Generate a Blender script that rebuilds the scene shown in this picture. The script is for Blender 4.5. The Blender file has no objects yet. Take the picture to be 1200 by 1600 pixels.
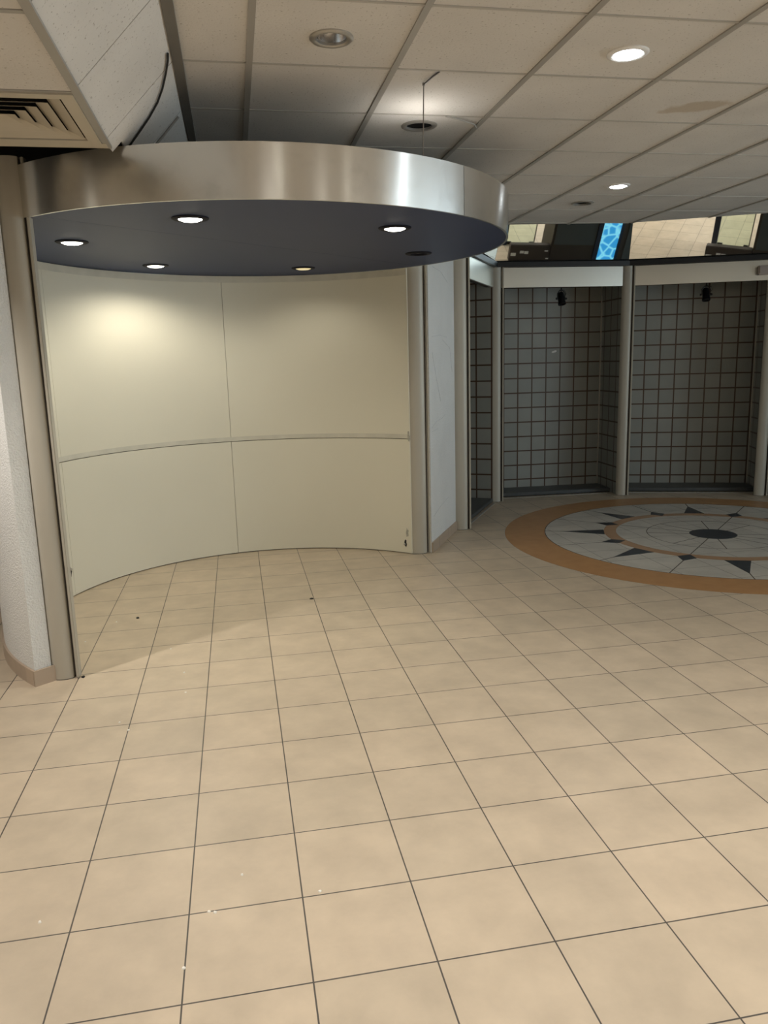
import bpy, bmesh, math, random
from math import sin, cos, pi, radians, atan2, hypot, degrees
from mathutils import Vector, Matrix
random.seed(7)
scene = bpy.context.scene
COL = scene.collection

# ------------------------------------------------------------------ camera, world, exposure
cam_d = bpy.data.cameras.new('camera')
cam = bpy.data.objects.new('camera', cam_d)
COL.objects.link(cam)
CR = [[0.9820434089503965, -0.1867226945611099, -0.026932847471494315],
      [-0.0617882567403315, -0.183455790229884, -0.9810841882122654],
      [0.17824969639826935, 0.9651313943536224, -0.1916988194198325]]
CP = (0.5567, -1.7406, 1.567)
cam.matrix_world = Matrix(((CR[0][0], -CR[1][0], -CR[2][0], CP[0]),
                           (CR[0][1], -CR[1][1], -CR[2][1], CP[1]),
                           (CR[0][2], -CR[1][2], -CR[2][2], CP[2]),
                           (0, 0, 0, 1)))
cam_d.sensor_fit = 'VERTICAL'
cam_d.sensor_height = 24.0
cam_d.lens = 1212.5 / 1600 * 24.0
cam_d.clip_start = 0.05
scene.camera = cam
vs = scene.view_settings
vs.view_transform = 'Standard'
vs.look = 'None'
vs.gamma = 1.0
vs.use_curve_mapping = False
vs.exposure = 0.0
w = bpy.data.worlds.new('world')
scene.world = w
w.use_nodes = True
w.node_tree.nodes['Background'].inputs[0].default_value = (0.8, 0.85, 1, 1)
w.node_tree.nodes['Background'].inputs[1].default_value = 0.05

HALL_W = 57.0         # each unseen hall downlight added behind / beside the viewer
HALL_COL = (1.0, 0.945, 0.87)
DAY_W = 180.0          # cool fill light from the unseen entrance added at the right
DAY_COL = (0.74, 0.90, 1.0)
PANEL_W = 30.0         # unseen light panels added far behind the viewer
CANOPY_W = (30.0, 46.0, 37.0, 9.0, 30.0, 0)         # lit downlights in the canopy
CANOPY_COL = (1.0, 0.93, 0.76)
CEIL_W = 17.0           # lit ceiling downlight over the rotunda
CEIL_COL = (0.86, 0.94, 1.0)

# ------------------------------------------------------------------ materials
def new_mat(name):
    m = bpy.data.materials.new(name)
    m.use_nodes = True
    nt = m.node_tree
    return m, nt, nt.nodes['Principled BSDF']

def nd(nt, typ, **kw):
    n = nt.nodes.new(typ)
    for k, v in kw.items():
        setattr(n, k, v)
    return n

def mat_noise(name, c1, c2, scale=8.0, rough=0.5, metal=0.0, bump=0.0, bscale=60.0, bdist=0.002, detail=4.0, spec=0.5):
    m, nt, p = new_mat(name)
    tc = nd(nt, 'ShaderNodeTexCoord')
    n = nd(nt, 'ShaderNodeTexNoise')
    n.inputs['Scale'].default_value = scale
    n.inputs['Detail'].default_value = detail
    nt.links.new(tc.outputs['Object'], n.inputs['Vector'])
    mx = nd(nt, 'ShaderNodeMix', data_type='RGBA')
    mx.inputs[6].default_value = (*c1, 1)
    mx.inputs[7].default_value = (*c2, 1)
    nt.links.new(n.outputs['Fac'], mx.inputs[0])
    nt.links.new(mx.outputs[2], p.inputs['Base Color'])
    p.inputs['Roughness'].default_value = rough
    p.inputs['Metallic'].default_value = metal
    p.inputs['Specular IOR Level'].default_value = spec
    if bump:
        b = nd(nt, 'ShaderNodeTexNoise')
        b.inputs['Scale'].default_value = bscale
        b.inputs['Detail'].default_value = 3
        nt.links.new(tc.outputs['Object'], b.inputs['Vector'])
        bp = nd(nt, 'ShaderNodeBump')
        bp.inputs['Strength'].default_value = bump
        bp.inputs['Distance'].default_value = bdist
        nt.links.new(b.outputs['Fac'], bp.inputs['Height'])
        nt.links.new(bp.outputs['Normal'], p.inputs['Normal'])
    return m

def mat_emit(name, col, strength):
    m, nt, p = new_mat(name)
    p.inputs['Base Color'].default_value = (*col, 1)
    p.inputs['Emission Color'].default_value = (*col, 1)
    p.inputs['Emission Strength'].default_value = strength
    return m

def mat_tiles(name, c1, c2, grout, pitch, mortar, rough, coord='Object', off=(0, 0, 0), blotch=0.12, bscale=5.0, spec=0.5, bump=0.4):
    m, nt, p = new_mat(name)
    tc = nd(nt, 'ShaderNodeTexCoord')
    mp = nd(nt, 'ShaderNodeMapping')
    mp.inputs['Location'].default_value = off
    nt.links.new(tc.outputs[coord], mp.inputs['Vector'])
    br = nd(nt, 'ShaderNodeTexBrick')
    br.offset = 0.0
    br.squash = 1.0
    br.inputs['Color1'].default_value = (*c1, 1)
    br.inputs['Color2'].default_value = (*c2, 1)
    br.inputs['Mortar'].default_value = (*grout, 1)
    br.inputs['Scale'].default_value = 1.0
    br.inputs['Mortar Size'].default_value = mortar
    br.inputs['Mortar Smooth'].default_value = 0.15
    br.inputs['Bias'].default_value = 0.0
    br.inputs['Brick Width'].default_value = pitch
    br.inputs['Row Height'].default_value = pitch
    nt.links.new(mp.outputs['Vector'], br.inputs['Vector'])
    n = nd(nt, 'ShaderNodeTexNoise')
    n.inputs['Scale'].default_value = bscale
    n.inputs['Detail'].default_value = 5
    n.inputs['Roughness'].default_value = 0.6
    nt.links.new(tc.outputs[coord], n.inputs['Vector'])
    mr = nd(nt, 'ShaderNodeMapRange')
    mr.inputs['From Min'].default_value = 0.3
    mr.inputs['From Max'].default_value = 0.7
    mr.inputs['To Min'].default_value = 1 - blotch
    mr.inputs['To Max'].default_value = 1 + blotch
    nt.links.new(n.outputs['Fac'], mr.inputs['Value'])
    mul = nd(nt, 'ShaderNodeVectorMath', operation='MULTIPLY')
    nt.links.new(br.outputs['Color'], mul.inputs[0])
    nt.links.new(mr.outputs['Result'], mul.inputs[1])
    nt.links.new(mul.outputs['Vector'], p.inputs['Base Color'])
    p.inputs['Roughness'].default_value = rough
    p.inputs['Specular IOR Level'].default_value = spec
    inv = nd(nt, 'ShaderNodeMath', operation='SUBTRACT')
    inv.inputs[0].default_value = 1.0
    nt.links.new(br.outputs['Fac'], inv.inputs[1])
    bp = nd(nt, 'ShaderNodeBump')
    bp.inputs['Strength'].default_value = bump
    bp.inputs['Distance'].default_value = 0.002
    nt.links.new(inv.outputs[0], bp.inputs['Height'])
    nt.links.new(bp.outputs['Normal'], p.inputs['Normal'])
    return m

M = {}
M['floor'] = mat_tiles('floor_tile', (0.55, 0.45, 0.335), (0.50, 0.415, 0.31), (0.075, 0.065, 0.055), 0.33, 0.0024, 0.42, blotch=0.11)
M['field'] = mat_tiles('pale_stone', (0.54, 0.505, 0.445), (0.48, 0.455, 0.405), (0.13, 0.11, 0.095), 0.33, 0.0022, 0.4, blotch=0.1)
M['niche'] = mat_tiles('niche_tile', (0.33, 0.33, 0.30), (0.29, 0.30, 0.275), (0.07, 0.036, 0.02), 0.1685, 0.0082, 0.32, coord='UV', blotch=0.06, bscale=3)
M['orange'] = mat_noise('orange_marble', (0.36, 0.185, 0.075), (0.50, 0.28, 0.125), 9, 0.4)
M['brown_ring'] = mat_noise('brown_marble', (0.36, 0.215, 0.12), (0.45, 0.28, 0.165), 9, 0.4)
M['black'] = mat_noise('black_stone', (0.022, 0.027, 0.034), (0.05, 0.058, 0.068), 14, 0.35)
M['line'] = mat_noise('dark_joint', (0.07, 0.06, 0.05), (0.11, 0.09, 0.075), 20, 0.7)
M['sill'] = mat_noise('charcoal_stone', (0.055, 0.06, 0.06), (0.085, 0.09, 0.09), 20, 0.45)
M['wall'] = mat_noise('cream_panel', (0.70, 0.67, 0.565), (0.76, 0.725, 0.61), 1.6, 0.6, bump=0.05, bscale=30)
M['wall_joint'] = mat_noise('patched_filler', (0.52, 0.50, 0.43), (0.72, 0.69, 0.60), 9, 0.75, bump=0.3, bscale=40)
M['plaster'] = mat_noise('white_plaster', (0.72, 0.72, 0.70), (0.84, 0.84, 0.82), 4, 0.85, bump=1.0, bscale=110, bdist=0.008)
M['column'] = mat_noise('champagne_paint', (0.46, 0.43, 0.365), (0.51, 0.48, 0.41), 2, 0.45, metal=0.12, spec=0.3)
M['header'] = mat_noise('silver_paint', (0.70, 0.685, 0.62), (0.75, 0.735, 0.67), 2, 0.30, metal=0.93)
M['groove'] = mat_noise('dark_groove', (0.05, 0.045, 0.04), (0.08, 0.07, 0.06), 8, 0.7)
M['under'] = mat_noise('slate_blue_paint', (0.030, 0.046, 0.108), (0.040, 0.057, 0.128), 2, 0.5, spec=0.25)
M['ring_black'] = mat_noise('black_ring', (0.010, 0.010, 0.016), (0.018, 0.018, 0.026), 8, 0.6, spec=0.15)
M['ring_silver'] = mat_noise('silver_ring', (0.42, 0.40, 0.37), (0.5, 0.48, 0.44), 8, 0.35, metal=0.6)
M['reflector'] = mat_noise('white_reflector', (0.8, 0.8, 0.8), (0.9, 0.9, 0.9), 8, 0.3)
M['chrome'] = mat_noise('chrome_reflector', (0.7, 0.7, 0.72), (0.85, 0.85, 0.86), 30, 0.2, metal=1.0)
M['void'] = mat_noise('dark_void', (0.01, 0.01, 0.01), (0.02, 0.02, 0.02), 8, 0.9)
M['tbar'] = mat_noise('ceiling_bar', (0.34, 0.325, 0.295), (0.40, 0.38, 0.345), 4, 0.5)
M['tbar_lit_edge'] = mat_noise('lit_edge_cross_bar', (0.44, 0.42, 0.38), (0.5, 0.475, 0.43), 4, 0.5)  # paler than the main bars: light on their edges put into the colour
M['tbar_dark'] = mat_noise('dark_edge_bar', (0.14, 0.135, 0.125), (0.18, 0.17, 0.155), 4, 0.5)
M['vent'] = mat_noise('beige_vent_paint', (0.50, 0.45, 0.35), (0.56, 0.50, 0.40), 6, 0.5)
M['lit_warm'] = mat_emit('lit_lamp_warm', (1.0, 0.95, 0.82), 14)
M['lit_dim'] = mat_emit('dim_lamp', (1.0, 0.86, 0.5), 0.55)
M['lit_cool'] = mat_emit('lit_lamp_cool', (0.90, 0.96, 1.0), 16)
M['lit_panel'] = mat_emit('lit_panel', (1.0, 0.9, 0.76), 5)
M['wire'] = mat_noise('steel_wire', (0.22, 0.21, 0.2), (0.3, 0.29, 0.28), 8, 0.4, metal=0.7)
M['cable'] = mat_noise('black_cable', (0.012, 0.012, 0.012), (0.02, 0.02, 0.02), 8, 0.5)
M['spot_black'] = mat_noise('black_spot', (0.006, 0.006, 0.007), (0.012, 0.012, 0.013), 8, 0.4)
M['box'] = mat_noise('pink_beige_plastic', (0.40, 0.34, 0.30), (0.44, 0.375, 0.33), 8, 0.5)
M['skirt'] = mat_tiles('skirting_tile', (0.46, 0.36, 0.27), (0.43, 0.34, 0.26), (0.09, 0.075, 0.06), 0.33, 0.003, 0.45, coord='UV')
M['crumb'] = mat_noise('plaster_crumb', (0.8, 0.77, 0.7), (0.9, 0.87, 0.8), 8, 0.8)
M['hall_wall'] = mat_noise('hall_wall', (0.52, 0.47, 0.40), (0.58, 0.53, 0.46), 2, 0.7)
M['kiosk'] = mat_noise('dark_brown_panel', (0.045, 0.035, 0.03), (0.065, 0.05, 0.043), 3, 0.5)
M['kiosk_grey'] = mat_noise('slate_panel', (0.06, 0.075, 0.08), (0.08, 0.095, 0.1), 3, 0.4)
M['paper'] = mat_noise('white_paper', (0.8, 0.8, 0.78), (0.88, 0.88, 0.86), 8, 0.6)
M['blue_frame'] = mat_noise('navy_frame', (0.012, 0.022, 0.05), (0.02, 0.032, 0.07), 4, 0.35)
M['carpet'] = mat_noise('dark_mat', (0.05, 0.05, 0.048), (0.075, 0.075, 0.07), 40, 0.9)

# mirror
m, nt, p = new_mat('mirror_glass')
p.inputs['Base Color'].default_value = (0.86, 0.88, 0.85, 1)
p.inputs['Metallic'].default_value = 1.0
p.inputs['Roughness'].default_value = 0.015
M['mirror'] = m
# clear glass
m, nt, p = new_mat('clear_glass')
p.inputs['Base Color'].default_value = (0.80, 0.90, 0.80, 1)
p.inputs['Roughness'].default_value = 0.02
p.inputs['Transmission Weight'].default_value = 1.0
p.inputs['IOR'].default_value = 1.05
M['glass'] = m
# backlit blue window film: cracked cyan shapes
m, nt, p = new_mat('blue_film')
tc = nd(nt, 'ShaderNodeTexCoord')
vo = nd(nt, 'ShaderNodeTexVoronoi', feature='DISTANCE_TO_EDGE')
vo.inputs['Scale'].default_value = 6.5
nt.links.new(tc.outputs['Object'], vo.inputs['Vector'])
cr = nd(nt, 'ShaderNodeValToRGB')
cr.color_ramp.elements[0].color = (0.25, 0.75, 1.0, 1)
cr.color_ramp.elements[0].position = 0.0
cr.color_ramp.elements[1].color = (0.03, 0.30, 0.66, 1)
cr.color_ramp.elements[1].position = 0.16
nt.links.new(vo.outputs['Distance'], cr.inputs['Fac'])
nt.links.new(cr.outputs['Color'], p.inputs['Emission Color'])
nt.links.new(cr.outputs['Color'], p.inputs['Base Color'])
p.inputs['Emission Strength'].default_value = 0.9
M['blue'] = m

# brushed aluminium band
m, nt, p = new_mat('brushed_aluminium')
p.inputs['Metallic'].default_value = 1.0
p.inputs['Roughness'].default_value = 0.25
p.inputs['Anisotropic'].default_value = 0.8
p.inputs['Anisotropic Rotation'].default_value = 0.25
tg = nd(nt, 'ShaderNodeTangent', direction_type='RADIAL', axis='Z')
nt.links.new(tg.outputs['Tangent'], p.inputs['Tangent'])
tc = nd(nt, 'ShaderNodeTexCoord')
n = nd(nt, 'ShaderNodeTexNoise')
n.inputs['Scale'].default_value = 7
n.inputs['Detail'].default_value = 8
n.inputs['Roughness'].default_value = 0.7
nt.links.new(tc.outputs['Object'], n.inputs['Vector'])
cr = nd(nt, 'ShaderNodeValToRGB')
cr.color_ramp.elements[0].color = (0.70, 0.695, 0.67, 1)
cr.color_ramp.elements[0].position = 0.28
cr.color_ramp.elements[1].color = (0.82, 0.815, 0.79, 1)
cr.color_ramp.elements[1].position = 0.5
nt.links.new(n.outputs['Fac'], cr.inputs['Fac'])
nt.links.new(cr.outputs['Color'], p.inputs['Base Color'])
M['brushed'] = m

# mineral fibre ceiling tile, with one brown water stain
m, nt, p = new_mat('ceiling_tile')
tc = nd(nt, 'ShaderNodeTexCoord')
n1 = nd(nt, 'ShaderNodeTexNoise')
n1.inputs['Scale'].default_value = 95
n1.inputs['Detail'].default_value = 2
nt.links.new(tc.outputs['Object'], n1.inputs['Vector'])
cr = nd(nt, 'ShaderNodeValToRGB')
cr.color_ramp.elements[0].color = (0.36, 0.33, 0.29, 1)
cr.color_ramp.elements[0].position = 0.27
cr.color_ramp.elements[1].color = (0.665, 0.64, 0.605, 1)
cr.color_ramp.elements[1].position = 0.36
nt.links.new(n1.outputs['Fac'], cr.inputs['Fac'])
n2 = nd(nt, 'ShaderNodeTexNoise')
n2.inputs['Scale'].default_value = 2.2
n2.inputs['Detail'].default_value = 5
nt.links.new(tc.outputs['Object'], n2.inputs['Vector'])
mp = nd(nt, 'ShaderNodeMapping', vector_type='TEXTURE')
mp.inputs['Location'].default_value = (2.90, 2.085, 2.768)
mp.inputs['Rotation'].default_value = (0, 0, -0.5)
mp.inputs['Scale'].default_value = (0.17, 0.085, 0.2)
nt.links.new(tc.outputs['Object'], mp.inputs['Vector'])
ln = nd(nt, 'ShaderNodeVectorMath', operation='LENGTH')
nt.links.new(mp.outputs['Vector'], ln.inputs[0])
n3 = nd(nt, 'ShaderNodeTexNoise')
n3.inputs['Scale'].default_value = 14
nt.links.new(tc.outputs['Object'], n3.inputs['Vector'])
ad = nd(nt, 'ShaderNodeMath', operation='ADD')
nt.links.new(ln.outputs['Value'], ad.inputs[0])
nt.links.new(n3.outputs['Fac'], ad.inputs[1])
sr = nd(nt, 'ShaderNodeMapRange')
sr.inputs['From Min'].default_value = 1.25
sr.inputs['From Max'].default_value = 1.6
sr.inputs['To Min'].default_value = 0.6
sr.inputs['To Max'].default_value = 0.0
nt.links.new(ad.outputs[0], sr.inputs['Value'])
mx = nd(nt, 'ShaderNodeMix', data_type='RGBA')
mx.inputs[7].default_value = (0.42, 0.33, 0.22, 1)
nt.links.new(cr.outputs['Color'], mx.inputs[6])
nt.links.new(sr.outputs['Result'], mx.inputs[0])
mr = nd(nt, 'ShaderNodeMapRange')
mr.inputs['From Min'].default_value = 0.3
mr.inputs['From Max'].default_value = 0.7
mr.inputs['To Min'].default_value = 0.93
mr.inputs['To Max'].default_value = 1.06
nt.links.new(n2.outputs['Fac'], mr.inputs['Value'])
mu = nd(nt, 'ShaderNodeVectorMath', operation='MULTIPLY')
nt.links.new(mx.outputs[2], mu.inputs[0])
nt.links.new(mr.outputs['Result'], mu.inputs[1])
nt.links.new(mu.outputs['Vector'], p.inputs['Base Color'])
p.inputs['Roughness'].default_value = 0.9
bp = nd(nt, 'ShaderNodeBump')
bp.inputs['Strength'].default_value = 0.5
bp.inputs['Distance'].default_value = 0.002
nt.links.new(n1.outputs['Fac'], bp.inputs['Height'])
nt.links.new(bp.outputs['Normal'], p.inputs['Normal'])
M['ceil'] = m

# ------------------------------------------------------------------ mesh helpers
def obj(name, bm, m, parent=None, smooth=False):
    me = bpy.data.meshes.new(name)
    bmesh.ops.recalc_face_normals(bm, faces=bm.faces)
    bm.to_mesh(me)
    bm.free()
    if smooth:
        for f in me.polygons:
            f.use_smooth = True
        try:
            me.set_sharp_from_angle(angle=radians(35))
        except Exception:
            pass
    me.materials.append(m if not isinstance(m, str) else M[m])
    o = bpy.data.objects.new(name, me)
    COL.objects.link(o)
    if parent:
        o.parent = parent
        # geometry is given in world coordinates
        bpy.context.view_layer.update()
        o.matrix_parent_inverse = parent.matrix_world.inverted()
    return o

def thing(name, label, cat, loc=(0, 0, 0), group=None):
    o = bpy.data.objects.new(name, None)
    o.empty_display_size = 0.1
    COL.objects.link(o)
    o.location = loc
    tag(o, label, cat, group)
    bpy.context.view_layer.update()
    return o

def tag(o, label, cat, group=None):
    o['label'] = label
    o['category'] = cat
    if group:
        o['group'] = group
    return o

def struct(name, bm, m, parent=None, smooth=False, label=None):
    o = obj(name, bm, m, parent, smooth)
    if not parent:
        o['kind'] = 'structure'
    if label:
        o['label'] = label
    return o

def add_box(bm, lo, hi, frame=None, bevel=0.0):
    """box between lo and hi; frame = (origin, xdir, ydir, zdir)"""
    r = bmesh.ops.create_cube(bm, size=1.0)
    vsx = r['verts']
    for v in vsx:
        q = [lo[i] + (v.co[i] + 0.5) * (hi[i] - lo[i]) for i in range(3)]
        if frame:
            o, x, y, z = frame
            v.co = o + x * q[0] + y * q[1] + z * q[2]
        else:
            v.co = Vector(q)
    if bevel:
        es = list({e for v in vsx for e in v.link_edges})
        bmesh.ops.bevel(bm, geom=es, offset=bevel, segments=2, affect='EDGES')

def add_prism(bm, poly, z0, z1):
    """vertical prism over a 2-D polygon"""
    b = [bm.verts.new((x, y, z0)) for x, y in poly]
    t = [bm.verts.new((x, y, z1)) for x, y in poly]
    n = len(poly)
    bm.faces.new(b[::-1])
    bm.faces.new(t)
    for i in range(n):
        j = (i + 1) % n
        bm.faces.new((b[i], b[j], t[j], t[i]))

def add_lathe(bm, prof, c, seg=48, axis=None):
    """surface of revolution, prof = [(r, z)], about a vertical line through c"""
    rings = []
    for r, z in prof:
        if r < 1e-6:
            rings.append([bm.verts.new((c[0], c[1], c[2] + z))])
        else:
            rings.append([bm.verts.new((c[0] + r * cos(2 * pi * k / seg), c[1] + r * sin(2 * pi * k / seg), c[2] + z)) for k in range(seg)])
    for a, b in zip(rings, rings[1:]):
        for k in range(seg):
            k2 = (k + 1) % seg
            if len(a) == 1 and len(b) == 1:
                continue
            if len(a) == 1:
                bm.faces.new((a[0], b[k], b[k2]))
            elif len(b) == 1:
                bm.faces.new((a[k], a[k2], b[0]))
            else:
                bm.faces.new((a[k], a[k2], b[k2], b[k]))

def add_arc(bm, c, r0, r1, a0, a1, z0, z1, n=48):
    """part of a vertical shell between two radii, angles in degrees"""
    full = abs(a1 - a0) >= 359.9
    cols = []
    for k in range(n if full else n + 1):
        a = radians(a0 + (a1 - a0) * k / n)
        ca, sa = cos(a), sin(a)
        cols.append([bm.verts.new((c[0] + r * ca, c[1] + r * sa, z)) for r, z in ((r0, z0), (r1, z0), (r1, z1), (r0, z1))])
    m_ = len(cols)
    for k in range(m_ if full else m_ - 1):
        A, B = cols[k], cols[(k + 1) % m_]
        for i in range(4):
            j = (i + 1) % 4
            bm.faces.new((A[i], A[j], B[j], B[i]))
    if not full:
        bm.faces.new(cols[0][::-1])
        bm.faces.new(cols[-1])

def add_tube(bm, pts, r, seg=8):
    pts = [Vector(q) for q in pts]
    rings = []
    for i, q in enumerate(pts):
        d = (pts[min(i + 1, len(pts) - 1)] - pts[max(i - 1, 0)]).normalized()
        u = d.cross(Vector((0, 0, 1)))
        if u.length < 1e-3:
            u = Vector((1, 0, 0))
        u.normalize()
        v = d.cross(u)
        rings.append([bm.verts.new(q + r * (u * cos(2 * pi * k / seg) + v * sin(2 * pi * k / seg))) for k in range(seg)])
    for a, b in zip(rings, rings[1:]):
        for k in range(seg):
            k2 = (k + 1) % seg
            bm.faces.new((a[k], a[k2], b[k2], b[k]))
    bm.faces.new(rings[0][::-1])
    bm.faces.new(rings[-1])

def quad_uv(bm, pts, u0, v0, u1, v1):
    uv = bm.loops.layers.uv.verify()
    f = bm.faces.new([bm.verts.new(q) for q in pts])
    for l, t in zip(f.loops, ((u0, v0), (u1, v0), (u1, v1), (u0, v1))):
        l[uv].uv = t

def cut_holes(o, holes):
    """bore upright round holes (x, y, z, r) through a mesh"""
    bm = bmesh.new()
    for x, y, z, r in holes:
        mt = Matrix.Translation((x, y, z))
        bmesh.ops.create_cone(bm, cap_ends=True, segments=40, radius1=r, radius2=r, depth=0.3, matrix=mt)
    me = bpy.data.meshes.new('cutter')
    bm.to_mesh(me)
    bm.free()
    c = bpy.data.objects.new('cutter', me)
    COL.objects.link(c)
    md = o.modifiers.new('bore', 'BOOLEAN')
    md.operation = 'DIFFERENCE'
    md.solver = 'EXACT'
    md.object = c
    bpy.context.view_layer.update()
    dg = bpy.context.evaluated_depsgraph_get()
    nm = bpy.data.meshes.new_from_object(o.evaluated_get(dg))
    o.modifiers.remove(md)
    old = o.data
    o.data = nm
    nm.name = old.name
    bpy.data.meshes.remove(old)
    bpy.data.objects.remove(c)

def spot_light(name, loc, power, col, parent, angle=130, blend=0.6, radius=0.03):
    l = bpy.data.lights.new(name, 'SPOT')
    l.energy = power
    l.color = col
    l.spot_size = radians(angle)
    l.spot_blend = blend
    l.shadow_soft_size = radius
    o = bpy.data.objects.new(name, l)
    COL.objects.link(o)
    o.location = loc
    o.parent = parent
    bpy.context.view_layer.update()
    o.matrix_parent_inverse = parent.matrix_world.inverted()
    return o

# ------------------------------------------------------------------ plan of the place
ZC = 2.768                       # ceiling
AO = (0.78, 3.255)               # centre of the round alcove
AR = 1.527                       # its inner radius
DC = (0.752, 3.30)                # centre of the round canopy
DR = 1.512
ZD0, ZD1 = 2.255, 2.485
MC = (4.58, 4.235)               # centre of the floor medallion
V = [Vector((2.557, 5.043)), Vector((3.305, 6.30)), Vector((4.757, 6.226)), Vector((6.13, 5.72)), Vector((6.95, 4.50)), Vector((6.95, 3.04))]

# ------------------------------------------------------------------ floor
bm = bmesh.new()
add_prism(bm, [(-4.2, -9.2), (9.7, -9.2), (9.7, 8.2), (-4.2, 8.2)], -0.1, 0.0)
struct('floor', bm, 'floor', label='beige square tile floor with dark grey joints')

# ------------------------------------------------------------------ ceiling
edge = [(0.41, 4.9), (2.9, 4.9), (3.12, 5.46), (4.25, 5.345), (5.34, 4.81), (6.1, 3.9), (6.1, 2.2), (9.6, 2.2)]
HOLES = [(0.995, 1.454, 0.068), (1.586, 2.515, 0.078), (2.211, 1.467, 0.068), (3.382, 3.823, 0.068), (3.393, 4.447, 0.075)]
bm = bmesh.new()
add_prism(bm, [(0.41, -9.1), (9.6, -9.1)] + edge[::-1], ZC, ZC + 0.02)
ceil = struct('ceiling', bm, 'ceil', label='grid ceiling of speckled off-white mineral tiles')
cut_holes(ceil, [(x, y, ZC, r) for x, y, r in HOLES])

def edge_y(x):
    for (x0, y0), (x1, y1) in zip(edge, edge[1:]):
        if x0 <= x <= x1 and x1 > x0:
            return y0 + (y1 - y0) * (x - x0) / (x1 - x0)
    return 2.2
def edge_x(y):                    # rightmost x of the ceiling at y
    best = 0.41
    for (x0, y0), (x1, y1) in zip(edge, edge[1:]):
        if min(y0, y1) <= y <= max(y0, y1) and y0 != y1:
            best = max(best, x0 + (x1 - x0) * (y - y0) / (y1 - y0))
    return 9.6 if y < 2.2 else best
bm = bmesh.new()
for i in range(0, 15):
    x = 0.693 + 0.6 * i
    if x < 9.5:
        add_box(bm, (x - 0.013, -9.0, ZC - 0.006), (x + 0.013, edge_y(x), ZC + 0.001))
obj('grid_bar', bm, 'tbar', ceil)
bm = bmesh.new()
for j in range(-17, 8):
    y = 1.137 + 0.6 * j
    x1 = edge_x(y)
    add_box(bm, (0.42, y - 0.006, ZC - 0.004), (x1, y + 0.006, ZC + 0.001))
obj('cross_bar', bm, 'tbar_lit_edge', ceil)

# dark space above the ceiling's open edge, closed on top
bm = bmesh.new()
add_prism(bm, [(-4.2, -9.2), (9.7, -9.2), (9.7, 8.2), (-4.2, 8.2)], 3.25, 3.35)
struct('ceiling_upper', bm, 'void')
# lower ceiling at the left, with the sloping strip of tiles up to the main ceiling
ZL = 2.452
XL = 0.108                        # its right-hand edge
def slope_z(x):
    return ZL + (ZC - 0.002 - ZL) * (x - XL) / (0.405 - XL)
bm = bmesh.new()
for i in range(7):
    xb = XL - 0.010 - 0.6 * i
    for j in range(-18, 2):
        y0 = 0.54 + 0.6 * j
        y1 = y0 + 0.6
        if i == 0 and j == 1:
            continue
        add_box(bm, (xb - 0.594, y0 + 0.006, ZL), (xb - 0.006, y1 - 0.006, ZL + 0.015))
lowc = struct('ceiling_left', bm, 'ceil')
bm = bmesh.new()
for i in range(0, 7):
    x = XL - 0.6 * i
    add_box(bm, (x - 0.014, -9.0, ZL - 0.004), (x + 0.014, 1.81, ZL + 0.006))
for j in range(-17, 2):
    y = 0.54 + 0.6 * j
    add_box(bm, (-4.1, y - 0.010, ZL - 0.003), (XL, y + 0.010, ZL + 0.006))
obj('grid_bar', bm, 'tbar', lowc)
bm = bmesh.new()
add_box(bm, (-4.1, 1.735, ZL - 0.005), (XL, 1.80, ZL + 0.02))
obj('end_strip', bm, 'vent', lowc)
bm = bmesh.new()
add_box(bm, (-4.1, 1.80, ZL - 0.003), (XL, 1.81, ZL + 0.2))
add_box(bm, (-4.1, 1.815, ZL + 0.07), (-0.36, 2.02, ZL + 0.085))
obj('end_ledge', bm, 'vent', lowc)
bm = bmesh.new()
for y0, y1 in [(1.11 + 0.6 * j, 1.71 + 0.6 * j) for j in range(-17, 1)] + [(1.71, 1.8965), (1.8895, 2.31), (2.31, 2.91), (2.91, 3.51)]:
    e = 0.0035
    xl = XL + 0.004 if y1 < 1.9 else 0.152
    p4 = [(xl, y0 + e, slope_z(xl)), (0.405, y0 + e, slope_z(0.405)), (0.405, y1 - e, slope_z(0.405)), (xl, y1 - e, slope_z(xl))]
    vb = [bm.verts.new(q) for q in p4]
    vt = [bm.verts.new((q[0] - 0.010, q[1], q[2] + 0.011)) for q in p4]
    bm.faces.new(vb); bm.faces.new(vt[::-1])
    for a in range(4):
        b = (a + 1) % 4
        bm.faces.new((vb[a], vb[b], vt[b], vt[a]))
slope = struct('ceiling_slope', bm, 'ceil', label='steep sloping strip of ceiling tiles between the two ceiling levels')
bm = bmesh.new()
add_box(bm, (0.392, -9.0, ZC - 0.022), (0.432, 3.6, ZC + 0.003))
obj('edge_bar', bm, 'tbar_dark', slope)
bm = bmesh.new()
q4 = [(XL - 0.03, ZL + 0.03), (0.375, ZC + 0.02), (0.365, ZC + 0.04), (XL - 0.04, ZL + 0.05)]
for ya, yb, lift in ((-9.0, 1.8, 0.0),):
    va = [bm.verts.new((x, ya, z)) for x, z in q4]; vb = [bm.verts.new((x, yb, z)) for x, z in q4]
    bm.faces.new(va); bm.faces.new(vb[::-1])
    for a in range(4):
        b = (a + 1) % 4
        bm.faces.new((va[a], vb[a], vb[b], va[b]))
obj('backing', bm, 'void', slope)
bm = bmesh.new()
add_tube(bm, [(0.372, 2.325, slope_z(0.372) - 0.008), (0.30, 2.34, slope_z(0.30) - 0.008), (0.2, 2.35, slope_z(0.2) - 0.008)], 0.006, 6)
obj('trim_strip', bm, 'tbar', slope)

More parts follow.
